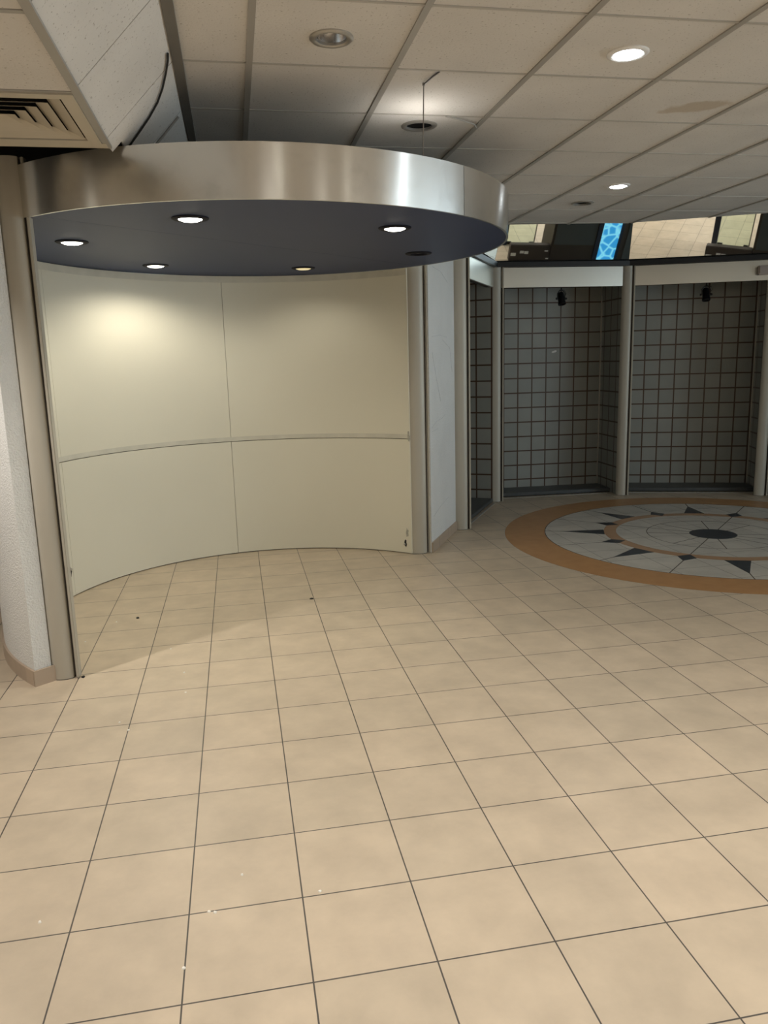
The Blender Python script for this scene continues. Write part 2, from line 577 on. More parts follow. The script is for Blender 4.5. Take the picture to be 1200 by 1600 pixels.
# ------------------------------------------------------------------ outer enclosure of the hall (behind and beside the viewer)
for nm, lo, hi in (('wall_rear', (-4.2, -9.2, 0), (9.7, -9.1, 3.25)), ('wall_right', (9.6, -9.1, 0), (9.7, 8.2, 3.25)),
                   ('wall_far', (-4.2, 8.1, 0), (9.6, 8.2, 3.25)), ('wall_outer', (-4.2, -9.1, 0), (-4.1, 8.1, 3.25))):
    bm = bmesh.new()
    add_box(bm, lo, hi)
    struct(nm, bm, 'hall_wall' if nm != 'wall_far' else 'void')

# unseen glazed entrance added in the right wall for cool fill light
bm = bmesh.new()
for k in range(4):
    add_box(bm, (9.56, -3.97 + 1.5 * k, 0.1), (9.58, -2.53 + 1.5 * k, 2.5))
win = struct('added_window_1', bm, mat_emit('added_glow_pane', (0.74, 0.90, 1.0), 1.1), label='unseen glazed entrance added for cool fill light')
bm = bmesh.new()
for k in range(5):
    add_box(bm, (9.53, -4.03 + 1.5 * k, 0.0), (9.6, -3.97 + 1.5 * k, 2.56))
add_box(bm, (9.53, -4.03, 2.5), (9.6, 2.03, 2.56))
add_box(bm, (9.53, -4.03, 0.0), (9.6, 2.03, 0.1))
obj('added_window_frame', bm, 'blue_frame', win)
l = bpy.data.lights.new('daylight', 'AREA')
l.shape = 'RECTANGLE'; l.size = 2.4; l.size_y = 6.0; l.energy = DAY_W; l.color = DAY_COL
lo = bpy.data.objects.new('daylight', l)
COL.objects.link(lo)
lo.location = (9.5, -1.0, 1.3)
lo.rotation_euler = (0, radians(90), 0)

# ------------------------------------------------------------------ round alcove: wall of four large panels plus edge strips
bm = bmesh.new()
add_arc(bm, AO, AR + 0.014, AR + 0.05, 43.6, 216.0, 0.0, 2.254, 90)
alc = struct('wall_back', bm, 'groove', smooth=True, label='curved cream panelled wall of the round alcove')
G = 0.10
for a0, a1 in ((43.0, 100.7), (100.7, 158.0), (158.0, 215.3)):
    for z0, z1 in ((0.007, 0.943), (0.948, 2.254)):
        bm = bmesh.new()
        add_arc(bm, AO, AR, AR + 0.0135, a0 + 0.055, a1 - 0.055, z0, z1, 36)
        obj('panel', bm, 'wall', alc, smooth=True)
bm = bmesh.new()
add_arc(bm, AO, AR - 0.0015, AR + 0.002, 43.1, 215, 0.95, 0.983, 90)
obj('joint_tape', bm, 'wall_joint', alc, smooth=True)
bm = bmesh.new()
add_arc(bm, AO, AR - 0.003, AR + 0.002, 43.1, 215, 2.205, 2.254, 90)
obj('top_strip', bm, 'wall_joint', alc, smooth=True)
# damaged spots near the lower corners
def wall_pt(a, z, d=0.0):
    a = radians(a)
    return Vector((AO[0] + (AR - d) * cos(a), AO[1] + (AR - d) * sin(a), z))
def blob_on_wall(bm, a, z, ru, rz, seed, d=0.002):
    rnd = random.Random(seed)
    n = 14
    fr, bk = [], []
    for k in range(n):
        t = 2 * pi * k / n
        s = rnd.uniform(0.65, 1.15)
        da = degrees(ru * s * cos(t) / AR)
        fr.append(bm.verts.new(wall_pt(a + da, z + rz * s * sin(t), d)))
        bk.append(bm.verts.new(wall_pt(a + da, z + rz * s * sin(t), -0.004)))
    bm.faces.new(fr)
    for k in range(n):
        k2 = (k + 1) % n
        bm.faces.new((fr[k], fr[k2], bk[k2], bk[k]))
for a, z, ru, rz, sd in ((159.3, 0.185, 0.018, 0.034, 3), (45.3, 0.085, 0.012, 0.030, 5)):
    bm = bmesh.new()
    blob_on_wall(bm, a, z, ru, rz, sd)
    obj('broken_hole', bm, 'spot_black', alc)
bm = bmesh.new()
blob_on_wall(bm, 44.6, 0.175, 0.014, 0.04, 9)
blob_on_wall(bm, 43.4, 0.965, 0.012, 0.05, 11)
obj('scrape_mark', bm, mat_noise('scrape', (0.22, 0.21, 0.18), (0.6, 0.58, 0.5), 60, 0.8), alc)
for z, a in ((0.2, 159.0), (0.078, 45.6)):
    bm = bmesh.new()
    q = wall_pt(a, z, 0.004)
    bmesh.ops.create_icosphere(bm, subdivisions=2, radius=0.009, matrix=Matrix.Translation(q))
    obj('fixing_plug', bm, 'ring_silver', alc, smooth=True)

# outside of the alcove: textured plaster shell at the left, with tile skirting
bm = bmesh.new()
add_arc(bm, AO, AR + 0.055, 1.668, 150, 218.6, 0.0, 2.56, 60)
struct('wall_left', bm, 'plaster', smooth=True, label='white textured plaster wall curving away left of the column')
def skirt_arc(bm, c, r, a0, a1, z1, n=24, th=0.012):
    uv = bm.loops.layers.uv.verify()
    pr = None
    for k in range(n + 1):
        a = radians(a0 + (a1 - a0) * k / n)
        ca, sa = cos(a), sin(a)
        cur = [bm.verts.new((c[0] + rr * ca, c[1] + rr * sa, z)) for rr, z in ((r, 0), (r + th, 0), (r + th, z1), (r, z1))]
        if pr:
            for i in range(4):
                j = (i + 1) % 4
                f = bm.faces.new((pr[i], cur[i], cur[j], pr[j]))
                for l in f.loops:
                    v = l.vert.co
                    l[uv].uv = (radians(a0 + (a1 - a0) * (k - 0.5) / n) * r, 0.1)
        else:
            bm.faces.new(cur)
        pr = cur
    bm.faces.new(pr[::-1])
bm = bmesh.new()
skirt_arc(bm, AO, 1.668, 150, 218.7, 0.082)
sk = struct('baseboard_left', bm, 'skirt', smooth=False, label='beige tile skirting along the curved plaster wall')
bm = bmesh.new()
a = radians(218.75)
dirr = Vector((cos(a), sin(a), 0)); dirt = Vector((-sin(a), cos(a), 0))
add_box(bm, (1.555, 0.0, 0.0), (1.68, 0.012, 0.082), (Vector((AO[0], AO[1], 0)), dirr, dirt, Vector((0, 0, 1))))
uvl = bm.loops.layers.uv.verify()
for f in bm.faces:
    for l in f.loops:
        l[uvl].uv = (0.1, 0.1)
obj('end_tile', bm, 'skirt', sk)

# plaster wall between the alcove and the rotunda
P0, P1 = Vector((2.066, 4.305)), Vector((2.522, 5.13))
d = (P1 - P0).normalized(); nrm = Vector((-d.y, d.x))
fr = (Vector((P0.x, P0.y, 0)), Vector((d.x, d.y, 0)), Vector((nrm.x, nrm.y, 0)), Vector((0, 0, 1)))
L = (P1 - P0).length
bm = bmesh.new()
add_box(bm, (0.0, 0.0, 0.0), (L + 0.0, 0.12, 2.9), fr)
wc = struct('wall_center', bm, 'plaster', label='narrow white plaster wall between two metal columns')
bm = bmesh.new()
for pts in (((0.06, 1.02), (0.2, 1.06), (0.4, 1.075), (0.52, 1.10)), ((0.05, 0.99), (0.25, 1.0)), ((0.08, 0.29), (0.3, 0.33), (0.6, 0.36)),
            ((0.1, 1.74), (0.35, 1.76), (0.6, 1.745)), ((0.1, 1.62), (0.22, 1.42), (0.36, 1.22)), ((0.45, 1.72), (0.7, 1.66), (0.78, 1.45)), ((0.15, 2.28), (0.4, 2.27), (0.65, 2.2))):
    add_tube(bm, [fr[0] + fr[1] * s - fr[2] * 0.0005 + Vector((0, 0, z)) for s, z in pts], 0.0022, 5)
obj('crack', bm, mat_noise('hairline', (0.58, 0.59, 0.585), (0.70, 0.70, 0.69), 30, 0.9), wc)
bm = bmesh.new()
uvl = bm.loops.layers.uv.verify()
add_box(bm, (0.0, -0.013, 0.0), (L, -0.0005, 0.085), fr)
for f in bm.faces:
    for l in f.loops:
        l[uvl].uv = ((l.vert.co.xy - P0).dot(d) + 0.12, 0.1)
struct('baseboard_center', bm, 'skirt', label='beige tile skirting of the narrow plaster wall')

# ------------------------------------------------------------------ metal columns
def column(pl, pr, h, label, flange=True, depth=0.055):
    """champagne metal pilaster; pl, pr = left and right ends of the visible front edge"""
    pl, pr = Vector(pl), Vector(pr)
    d = (pr - pl).normalized()
    n = Vector((-d.y, d.x))                 # to the back
    W = (pr - pl).length
    t = thing('metal_column', label, 'column', (pl.x + d.x * W / 2, pl.y + d.y * W / 2, 0), 'metal columns around the alcove and rotunda')
    fw = W - (0.030 if flange else 0.0)
    prof = []
    ns = 14
    for k in range(ns + 1):
        u = k / ns
        bul = 0.022 * (1 - abs(2 * u - 1) ** 2.6)
        prof.append(pl + d * (fw * u) - n * bul + n * 0.02)
    prof.append(pl + d * fw + n * depth)
    prof.append(pl + n * depth)
    bm = bmesh.new()
    add_prism(bm, [(q.x, q.y) for q in prof], 0.004, h)
    obj('shaft', bm, 'column', t, smooth=True)
    if flange:
        f3 = (Vector((pl.x, pl.y, 0)), Vector((d.x, d.y, 0)), Vector((n.x, n.y, 0)), Vector((0, 0, 1)))
        bm = bmesh.new()
        add_box(bm, (fw, 0.034, 0.004), (fw + 0.016, depth, h), f3)
        obj('groove', bm, 'groove', t)
        bm = bmesh.new()
        add_box(bm, (fw + 0.016, 0.006, 0.004), (W, depth, h - 0.004), f3, bevel=0.003)
        obj('edge_flange', bm, 'column', t)
    bm = bmesh.new()
    add_prism(bm, [((q.x - pl.x - d.x * W / 2) * 0.99 + pl.x + d.x * W / 2, (q.y - pl.y - d.y * W / 2) * 0.99 + pl.y + d.y * W / 2) for q in prof], 0.0, 0.004)
    obj('base_gasket', bm, 'groove', t)
    return t
COLUMNS = [
    ((-0.463, 2.262), (-0.326, 2.250), 'champagne metal column at far left beside the round alcove, nearest the viewer'),
    ((1.897, 4.290), (2.056, 4.285), 'champagne metal column at the right end of the cream alcove wall'),
    ((2.482, 5.062), (2.631, 5.043), 'champagne metal column right of the narrow white plaster wall'),
    ((3.231, 6.330), (3.381, 6.292), 'champagne metal column between the sliver of a niche and the niche with a white mark'),
    ((4.700, 6.275), (4.816, 6.200), 'champagne metal column between the two wide tiled niches'),
    ((6.070, 5.750), (6.190, 5.690), 'champagne metal column at the right edge of the picture'),
    ((6.925, 4.56), (6.985, 4.44), 'champagne metal column beyond the right edge of the picture'),
]
for a, b, lb in COLUMNS:
    column(a, b, 2.522, lb)

# ------------------------------------------------------------------ tiled niches, plinths, header panels
Z3 = Vector((0, 0, 1))
def v3(p, z=0.0):
    return Vector((p.x, p.y, z))
NICHE_LABEL = ['narrow', 'left', 'right', 'far']
HEAD = ['grey header panel over the mostly hidden niche behind the third column',
        'silver header panel over the niche with a white mark on its tiles',
        'silver header panel with a small box at its right end', 'silver header panel outside the right edge']
PLN = ['dark stone plinth wedge in the mostly hidden niche', 'dark stone plinth in the niche with a white mark on its tiles',
       'dark stone plinth in the niche behind the compass floor', 'dark stone plinth beyond the right edge']
for k in range(4):
    A, B = V[k], V[k + 1]
    L = (B - A).length
    d = (B - A) / L
    n = Vector((-d.y, d.x))
    DEP = 0.645
    s0, s1 = 0.035, L - (0.02 if k != 2 else -0.03)
    def pt(s, t, z):
        q = A + d * s + n * t
        return (q.x, q.y, z)
    # u offsets so that the joints fall where the photograph shows them
    if k == 1:
        ub = lambda s: s - 0.437 + 0.1685 * 8
    elif k == 2:
        ub = lambda s: s - ((Vector((5.297, 6.847)) - A).dot(d)) + 0.1685 * 8
    else:
        ub = lambda s: s
    vo = 0.1685 - 0.1400
    bm = bmesh.new()
    H = 2.6
    quad_uv(bm, [pt(s0, DEP, 0), pt(s1, DEP, 0), pt(s1, DEP, H), pt(s0, DEP, H)], ub(s0), vo, ub(s1), vo + H)
    # right return: first joint about 0.07 m in front of the corner
    o1 = 1.685 - 0.095
    quad_uv(bm, [pt(s1, DEP, 0), pt(s1, 0.04, 0), pt(s1, 0.04, H), pt(s1, DEP, H)], o1 + (0.0 if k else 0.005), vo, o1 + DEP - 0.04 + (0.0 if k else 0.005), vo + H)
    quad_uv(bm, [pt(s0, 0.04, 0), pt(s0, DEP, 0), pt(s0, DEP, H), pt(s0, 0.04, H)], 0, vo, DEP - 0.04, vo + H)
    nw = struct('wall_niche_' + NICHE_LABEL[k], bm, 'niche', label=['grey tiled niche glimpsed beside the third column', 'grey tiled niche with brown joints and a white mark', 'grey tiled niche with brown joints at the right', 'grey tiled niche just outside the right edge'][k])
    fr = (Vector((A.x, A.y, 0)), v3(d), v3(n), Z3)
    bm = bmesh.new()
    add_box(bm, (s1 - 0.012, DEP - 0.012, 0.045), (s1 - 0.001, DEP - 0.001, 2.6), fr)
    add_box(bm, (s0 + 0.001, DEP - 0.012, 0.045), (s0 + 0.012, DEP - 0.001, 2.6), fr)
    obj('corner_bead', bm, 'header', nw)
    if k == 1:
        bm = bmesh.new()
        c3 = Vector(pt(0, DEP - 0.002, 0))
        rnd = random.Random(4)
        vsx = []
        for q in range(12):
            t = 2 * pi * q / 12
            r = rnd.uniform(0.7, 1.1)
            vsx.append(bm.verts.new(Vector(pt(0.873 + 0.034 * r * cos(t), DEP - 0.002, 1.615 + 0.015 * r * sin(t) + 0.006 * cos(t)))))
        bm.faces.new(vsx)
        obj('white_mark', bm, 'paper', nw)
    # niche roof
    bm = bmesh.new()
    add_box(bm, (s0, 0.06, 2.6), (s1, DEP, 2.62), fr)
    obj('niche_top', bm, 'void', nw)
    # plinth
    t = thing('stone_plinth', PLN[k], 'plinth', pt(L / 2, 0.4, 0), 'dark plinths in the tiled niches')
    bm = bmesh.new()
    fy = 0.27 if k else 0.035
    add_box(bm, (s0 + 0.05, fy, 0.010) if not k else (s0 + 0.002, fy, 0.010), (s1 - 0.002, DEP - 0.002, 0.047), fr, bevel=0.004)
    obj('slab', bm, 'sill', t)
    bm = bmesh.new()
    add_box(bm, (s0 + 0.052, fy + 0.015, 0.0), (s1 - 0.002, DEP - 0.004, 0.010), fr)
    obj('recessed_base', bm, 'void', t)
    # floor track in front
    tr = bmesh.new()
    t0 = 0.20 if k else 0.0
    add_box(tr, (s0 + 0.06, t0, 0.0), (s1 - 0.06, t0 + 0.02, 0.004), fr)
    tag(obj('floor_track', tr, 'tbar'), ['thin metal floor track before the mostly hidden niche', 'thin metal floor track before the niche with a white mark', 'thin metal floor track before the right niche', 'thin metal floor track beyond the right edge'][k], 'track', 'floor tracks of the niches')
    # header
    t = thing('header_panel', HEAD[k], 'panel', pt(L / 2, 0.05, 2.28), 'header panels over the niches')
    ha, hb = 0.06, L - 0.06
    bm = bmesh.new()
    add_box(bm, (ha, 0.02, 2.281), (hb, 0.045, 2.482), fr, bevel=0.002)
    obj('face_panel', bm, 'header', t)
    bm = bmesh.new()
    add_box(bm, (ha, 0.045, 2.284), (hb, 0.10, 2.30), fr)
    obj('bottom_return', bm, 'groove', t)

# ------------------------------------------------------------------ leaning mirrors over the headers
TH = radians(16.5)               # lean towards the room
MH = 0.52
poly = [Vector((1.45, 3.95)), Vector((1.99, 4.30))] + V
def line_isect(p, d, q, e):
    den = d.x * e.y - d.y * e.x
    t = ((q.x - p.x) * e.y - (q.y - p.y) * e.x) / den
    return p + d * t
def offset_pts(pts, off):
    out = []
    ds = [(b - a).normalized() for a, b in zip(pts, pts[1:])]
    ns = [Vector((-q.y, q.x)) for q in ds]
    for i, q in enumerate(pts):
        if i == 0:
            out.append(q + ns[0] * off)
        elif i == len(pts) - 1:
            out.append(q + ns[-1] * off)
        else:
            out.append(line_isect(pts[i - 1] + ns[i - 1] * off, ds[i - 1], q + ns[i] * off, ds[i]))
    return out
ZM = 2.535
bot = offset_pts(poly, 0.03)
top = offset_pts(poly, 0.03 - MH * math.tan(TH))
ML = [None, 'tilted mirror pane above the narrow plaster wall, mostly behind the canopy', 'tilted mirror pane just right of the canopy tip, above the grey header',
      'tilted mirror pane with a blue reflection above the left niche', 'tilted mirror pane reflecting floor tiles above the right niche', 'tilted mirror pane beyond the right edge', None]
for i in range(1, 6):
    a, b = bot[i], bot[i + 1]
    c, e = top[i + 1], top[i]
    dd = (b - a).normalized() * 0.001
    t = thing('mirror_pane', ML[i], 'mirror', ((a.x + b.x) / 2, (a.y + b.y) / 2, ZM), 'leaning mirrors above the niches')
    bm = bmesh.new()
    n2 = Vector((-dd.y, dd.x)).normalized()
    nb = Vector((n2.x * cos(TH), n2.y * cos(TH), sin(TH))) * 0.006
    f4 = [Vector((a.x + dd.x, a.y + dd.y, ZM)), Vector((b.x - dd.x, b.y - dd.y, ZM)), Vector((c.x - dd.x, c.y - dd.y, ZM + MH)), Vector((e.x + dd.x, e.y + dd.y, ZM + MH))]
    vf = [bm.verts.new(q) for q in f4]
    vb = [bm.verts.new(q + nb) for q in f4]
    bm.faces.new(vf); bm.faces.new(vb[::-1])
    for q in range(4):
        r = (q + 1) % 4
        bm.faces.new((vf[q], vf[r], vb[r], vb[q]))
    obj('glass', bm, 'mirror', t)
    bm = bmesh.new()
    o1 = offset_pts(poly, -0.012); o2 = offset_pts(poly, 0.05)
    add_prism(bm, [(o1[i].x, o1[i].y), (o1[i + 1].x, o1[i + 1].y), (o2[i + 1].x, o2[i + 1].y), (o2[i].x, o2[i].y)], 2.486, ZM + 0.002)
    obj('bottom_rail', bm, 'spot_black', t)

# junction box on the right header
A, B = V[2], V[3]
d = (B - A).normalized(); n = Vector((-d.y, d.x))
fr = (Vector((A.x, A.y, 0)), v3(d), v3(n), Z3)
t = thing('junction_box', 'small pinkish beige plastic box on the right end of the header panel', 'box', tuple(fr[0] + fr[1] * 1.32 + Z3 * 2.35))
bm = bmesh.new()
add_box(bm, (1.285, -0.045, 2.335), (1.43, 0.019, 2.425), fr, bevel=0.008)
obj('housing', bm, 'box', t)
bm = bmesh.new()
add_box(bm, (1.297, -0.05, 2.345), (1.418, -0.045, 2.415), fr, bevel=0.002)
obj('lid', bm, 'box', t)

# ------------------------------------------------------------------ black spotlights hanging in the niches
def spotlight(x, y, z, yaw, label):
    t = thing('track_spotlight', label, 'spotlight', (x, y, z), 'black spotlights hanging in the niches')
    c, s = cos(yaw), sin(yaw)
    R = lambda px, py, pz: Vector((x + px * c - py * s, y + px * s + py * c, z + pz))
    bm = bmesh.new()
    ax = (R(0.0, -0.35, -1.0) - R(0, 0, 0)).normalized()
    u = ax.cross(R(1, 0, 0) - R(0, 0, 0)).normalized()
    w_ = ax.cross(u)
    prof = [(0.0, -0.062), (0.028, -0.062), (0.036, -0.045), (0.038, 0.04), (0.044, 0.05), (0.044, 0.072), (0.036, 0.072), (0.034, 0.05), (0.0, 0.045)]
    rings = []
    seg = 20
    o = R(0, 0, 0)
    for r, h in prof:
        if r == 0:
            rings.append([bm.verts.new(o + ax * h)])
        else:
            rings.append([bm.verts.new(o + ax * h + (u * cos(2 * pi * k / seg) + w_ * sin(2 * pi * k / seg)) * r) for k in range(seg)])
    for a, b in zip(rings, rings[1:]):
        for k in range(seg):
            k2 = (k + 1) % seg
            if len(a) == 1:
                bm.faces.new((a[0], b[k], b[k2]))
            elif len(b) == 1:
                bm.faces.new((a[k], a[k2], b[0]))
            else:
                bm.faces.new((a[k], a[k2], b[k2], b[k]))
    obj('lamp_head', bm, 'spot_black', t, smooth=True)
    bm = bmesh.new()
    for sx in (-0.046, 0.046):
        add_tube(bm, [R(sx, 0, -0.005), R(sx, 0, 0.05), R(sx * 0.4, 0, 0.085)], 0.005, 8)
    add_tube(bm, [R(-0.02, 0, 0.085), R(0.02, 0, 0.085)], 0.006, 8)
    obj('yoke', bm, 'spot_black', t)
    bm = bmesh.new()
    add_tube(bm, [R(0, 0, 0.085), R(0, 0, 2.6 - z)], 0.006, 8)
    obj('stem', bm, 'spot_black', t)
    bm = bmesh.new()
    add_tube(bm, [R(0.046, 0, -0.005), R(0.066, 0, -0.005)], 0.012, 10)
    obj('knob', bm, 'spot_black', t)
    bm = bmesh.new()
    add_tube(bm, [R(-0.046, 0, -0.005), R(-0.062, 0, -0.005)], 0.012, 10)
    obj('knob', bm, 'spot_black', t)
    bm = bmesh.new()
    add_tube(bm, [R(0.015, 0.03, 0.05), R(0.06, 0.03, 0.085), R(0.07, 0.02, 0.05), R(0.045, 0.0, 0.02)], 0.0035, 6)
    obj('flex', bm, 'spot_black', t)
    return t
spotlight(4.135, 6.56, 2.185, 0.1, 'black spotlight hanging in the niche with a white mark')
spotlight(5.69, 6.255, 2.185, -0.3, 'black spotlight hanging in the right niche by the small box')
spotlight(2.78, 5.78, 2.215, 0.9, 'black spotlight half hidden by the column right of the plaster wall')

# ------------------------------------------------------------------ round canopy
t = thing('round_canopy', 'large round hanging canopy with brushed metal rim and slate blue underside', 'canopy', (DC[0], DC[1], ZD0))
canopy = t
def band_angle(x, y):
    return degrees(atan2(y - DC[1], x - DC[0]))
sa = band_angle(1.708, 2.139)
for a0, a1, nseg in ((sa + 0.07, sa + 179.93, 96), (sa + 180.07, sa + 359.93, 96)):
    bm = bmesh.new()
    add_arc(bm, DC, DR - 0.012, DR, a0, a1, ZD0, ZD1, nseg)
    obj('metal_rim', bm, 'brushed', t, smooth=True)
bm = bmesh.new()
add_lathe(bm, [(0, 0), (DR - 0.013, 0), (DR - 0.013, 0.012), (0, 0.012)], (DC[0], DC[1], ZD1 - 0.03), 96)
obj('top_panel', bm, 'hall_wall', t)
# underside in two halves with a hairline joint
CL = [(-0.282, 3.001, 'lit'), (0.395, 2.262, 'lit'), (0.065, 4.073, 'lit'), (1.108, 4.269, 'dim'), (1.442, 2.508, 'lit'), (1.804, 3.493, 'off')]
q0 = Vector((-0.220, 2.302)); q1 = Vector((1.823, 4.065))
dj = (q1 - q0).normalized(); nj = Vector((-dj.y, dj.x))
off = (Vector(DC) - q0).dot(nj)
RU = DR - 0.013
for sgn in (1, -1):
    # chord position along nj relative to centre
    cpos = -off + sgn * 0.0012
    half = math.acos(max(-1, min(1, cpos / RU)))
    base = atan2(nj.y, nj.x)
    if sgn > 0:
        a0, a1 = base - half, base + half
    else:
        a0, a1 = base + half, base + 2 * pi - half
    pl = [(DC[0] + RU * cos(a0 + (a1 - a0) * k / 90), DC[1] + RU * sin(a0 + (a1 - a0) * k / 90)) for k in range(91)]
    bm = bmesh.new()
    add_prism(bm, pl, ZD0 + 0.003, ZD0 + 0.013)
    o = obj('underside_panel', bm, 'under', t)
    cut_holes(o, [(x, y, ZD0, 0.066) for x, y, _ in CL])
bm = bmesh.new()
add_lathe(bm, [(0, 0), (RU, 0), (RU, 0.004), (0, 0.004)], (DC[0], DC[1], ZD0 + 0.15), 64)
obj('inner_deck', bm, 'void', t)

def downlight(x, y, z, r, state, label, group, ring, cool=False, rim=0.022, cup_h=0.05, power=0, angle=150, blend=0.7):
    t = thing('recessed_downlight', label, 'downlight', (x, y, z), group)
    bm = bmesh.new()
    add_lathe(bm, [(r - 0.010, 0.004), (r - 0.010, -0.006), (r - 0.002, -0.010), (r + rim * 0.6, -0.009), (r + rim, -0.004), (r + rim, 0.0), (r - 0.010, 0.004)], (x, y, z), 40)
    obj('trim_ring', bm, ring, t, smooth=True)
    if state == 'empty':
        bm = bmesh.new()
        add_lathe(bm, [(r - 0.006, 0.002), (r - 0.006, 0.035), (r + 0.02, 0.10), (0, 0.12)], (x, y, z), 40)
        obj('housing', bm, 'void', t, smooth=True)
        bm = bmesh.new()
        add_lathe(bm, [(r - 0.004, 0.0), (r - 0.005, 0.014)], (x, y, z), 40)
        obj('collar', bm, 'ring_silver', t, smooth=True)
        return t
    bm = bmesh.new()
    add_lathe(bm, [(r - 0.004, 0.0), (r * 0.88, cup_h * 0.6), (r * 0.7, cup_h)], (x, y, z), 40)
    obj('reflector', bm, 'chrome' if state == 'off' else 'reflector', t, smooth=True)
    bm = bmesh.new()
    if state == 'off':
        add_lathe(bm, [(r * 0.72, cup_h * 0.9), (r * 0.45, cup_h * 0.75), (r * 0.3, cup_h * 0.5), (0, cup_h * 0.4)], (x, y, z), 40)
        obj('lamp_bulb', bm, 'chrome', t, smooth=True)
    else:
        add_lathe(bm, [(r - 0.0105, 0.003), (r - 0.0105, -0.008), (r * 0.6, -0.014), (0, -0.016)], (x, y, z), 40)
        obj('lamp_face', bm, {'lit': 'lit_cool' if cool else 'lit_warm', 'dim': 'lit_dim', 'hall': 'lit_warm'}[state], t, smooth=True)
    if state in ('lit', 'dim'):
        spot_light('downlight_beam', (x, y, z - 0.02), power, CEIL_COL if cool else CANOPY_COL, t, angle, blend, 0.045)
    if state == 'hall':
        spot_light('downlight_beam', (x, y, z - 0.02), power, HALL_COL, t, angle, 0.6, 0.05)
    return t
CLAB = ['lit downlight at the far left of the blue canopy underside', 'lit downlight near the canopy front edge, left of centre', 'lit downlight at the back of the canopy above the bright wall patch',
        'dim yellowish downlight at the back of the canopy above the alcove wall', 'lit downlight near the canopy front edge on the right', 'unlit downlight in the canopy above the right end column']
for (x, y, st), lb, pw in zip(CL, CLAB, CANOPY_W):
    downlight(x, y, ZD0 + 0.003, 0.066, st, lb, 'downlights in the round canopy', 'ring_black', power=pw, angle={46.0: 110, 37.0: 158}.get(pw, 150), blend=0.7)
GL = [('off', 'unlit silver downlight in the ceiling tile nearest above the canopy', 'ring_silver', False), ('empty', 'empty round fitting hole in the ceiling behind the hanging wire', 'ring_silver', False),
      ('lit', 'brightest lit downlight in the ceiling, at upper right', 'reflector', True), ('lit', 'smaller lit downlight in the ceiling nearer the mirrors', 'reflector', True),
      ('empty', 'dark unlit ceiling fitting beside the smaller lit downlight', 'ring_silver', False)]
for (x, y, r), (st, lb, rg, cool) in zip(HOLES, GL):
    downlight(x, y, ZC, r, st, lb, 'recessed fittings in the tiled ceiling', rg, cool, rim=0.016, power=CEIL_W)

# hidden lamp added on top of the canopy to brighten the tiles above
t = thing('added_uplight', 'hidden lamp added on top of the canopy to brighten the ceiling by the wire', 'lamp', (1.52, 2.22, ZD1 - 0.018))
bm = bmesh.new()
add_lathe(bm, [(0, 0.0), (0.05, 0.0), (0.05, 0.012), (0, 0.012)], (1.52, 2.22, ZD1 - 0.017), 24)
obj('lamp_base', bm, 'ring_black', t)
bm = bmesh.new()
add_lathe(bm, [(0, 0.012), (0.03, 0.012), (0.038, 0.025), (0, 0.027)], (1.52, 2.22, ZD1 - 0.017), 24)
obj('lamp_face', bm, 'lit_warm', t)
ul = spot_light('added_uplight_beam', (1.52, 2.22, ZD1 + 0.015), 3.2, (1.0, 0.95, 0.88), t, 150, 0.9, 0.03)
ul.rotation_euler = (radians(180), 0, 0)

# suspension wire and ceiling fixing
t = thing('suspension_wire', 'thin steel wire hanging from the ceiling to the canopy rim', 'wire', (1.47, 1.945, ZC))
bm = bmesh.new()
add_tube(bm, [(1.456, 1.880, ZC - 0.012), (1.478, 2.0, ZD1 - 0.002)], 0.0025, 6)
obj('wire_strand', bm, 'wire', t)
bm = bmesh.new()
add_tube(bm, [(1.456, 1.880, ZC - 0.012), (1.475, 1.80, ZC - 0.006), (1.49, 1.735, ZC - 0.006)], 0.004, 6)
add_tube(bm, [(1.456, 1.880, ZC - 0.016), (1.456, 1.880, ZC - 0.004)], 0.006, 8)
obj('ceiling_hook', bm, 'wire', t)
# loose lead across the ceiling tile near the empty fitting
bm = bmesh.new()
add_tube(bm, [(1.68, 2.33, ZC - 0.006), (1.78, 2.37, ZC - 0.012), (1.86, 2.43, ZC - 0.012), (1.893, 2.5, ZC - 0.008)], 0.004, 6)
tag(obj('ceiling_lead', bm, 'tbar'), 'thin pale lead lying along the ceiling tile beside the empty fitting', 'cable')
# black cable on the sloping tiles
cpts = [(0.383, 1.579), (0.378, 1.635), (0.362, 1.723), (0.339, 1.821), (0.31, 1.897), (0.27, 1.946), (0.226, 1.975), (0.18, 1.997), (0.15, 2.019)]
bm = bmesh.new()
add_tube(bm, [(x, y, slope_z(x) - 0.010) for x, y in cpts], 0.0045, 8)
tag(obj('black_cable', bm, 'cable'), 'thin black cable draped down the sloping ceiling tiles to the canopy', 'cable')

# ------------------------------------------------------------------ square air vent in the lower ceiling
vx0, vx1, vy0, vy1 = -0.500, 0.093, 1.146, 1.732
vcx, vcy = (vx0 + vx1) / 2, (vy0 + vy1) / 2
t = thing('air_vent', 'square beige ceiling air vent with nested louvres at upper left', 'vent', (vcx, vcy, ZL))
def sq_ring(bm, h0x, h0y, z0, h1x, h1y, z1, th=0.003):
    """square sloped frame from half size h0 at z0 to h1 at z1, thin sheet with thickness"""
    def ring(hx, hy, z):
        return [bm.verts.new((vcx + sx * hx, vcy + sy * hy, z)) for sx, sy in ((-1, -1), (1, -1), (1, 1), (-1, 1))]
    a = ring(h0x, h0y, z0); b = ring(h1x, h1y, z1)
    c = ring(h0x - th, h0y - th, z0); e = ring(h1x - th, h1y - th, z1)
    for k in range(4):
        k2 = (k + 1) % 4
        bm.faces.new((a[k], a[k2], b[k2], b[k]))
        bm.faces.new((c[k], e[k], e[k2], c[k2]))
        bm.faces.new((a[k], c[k], c[k2], a[k2]))
        bm.faces.new((b[k], b[k2], e[k2], e[k]))
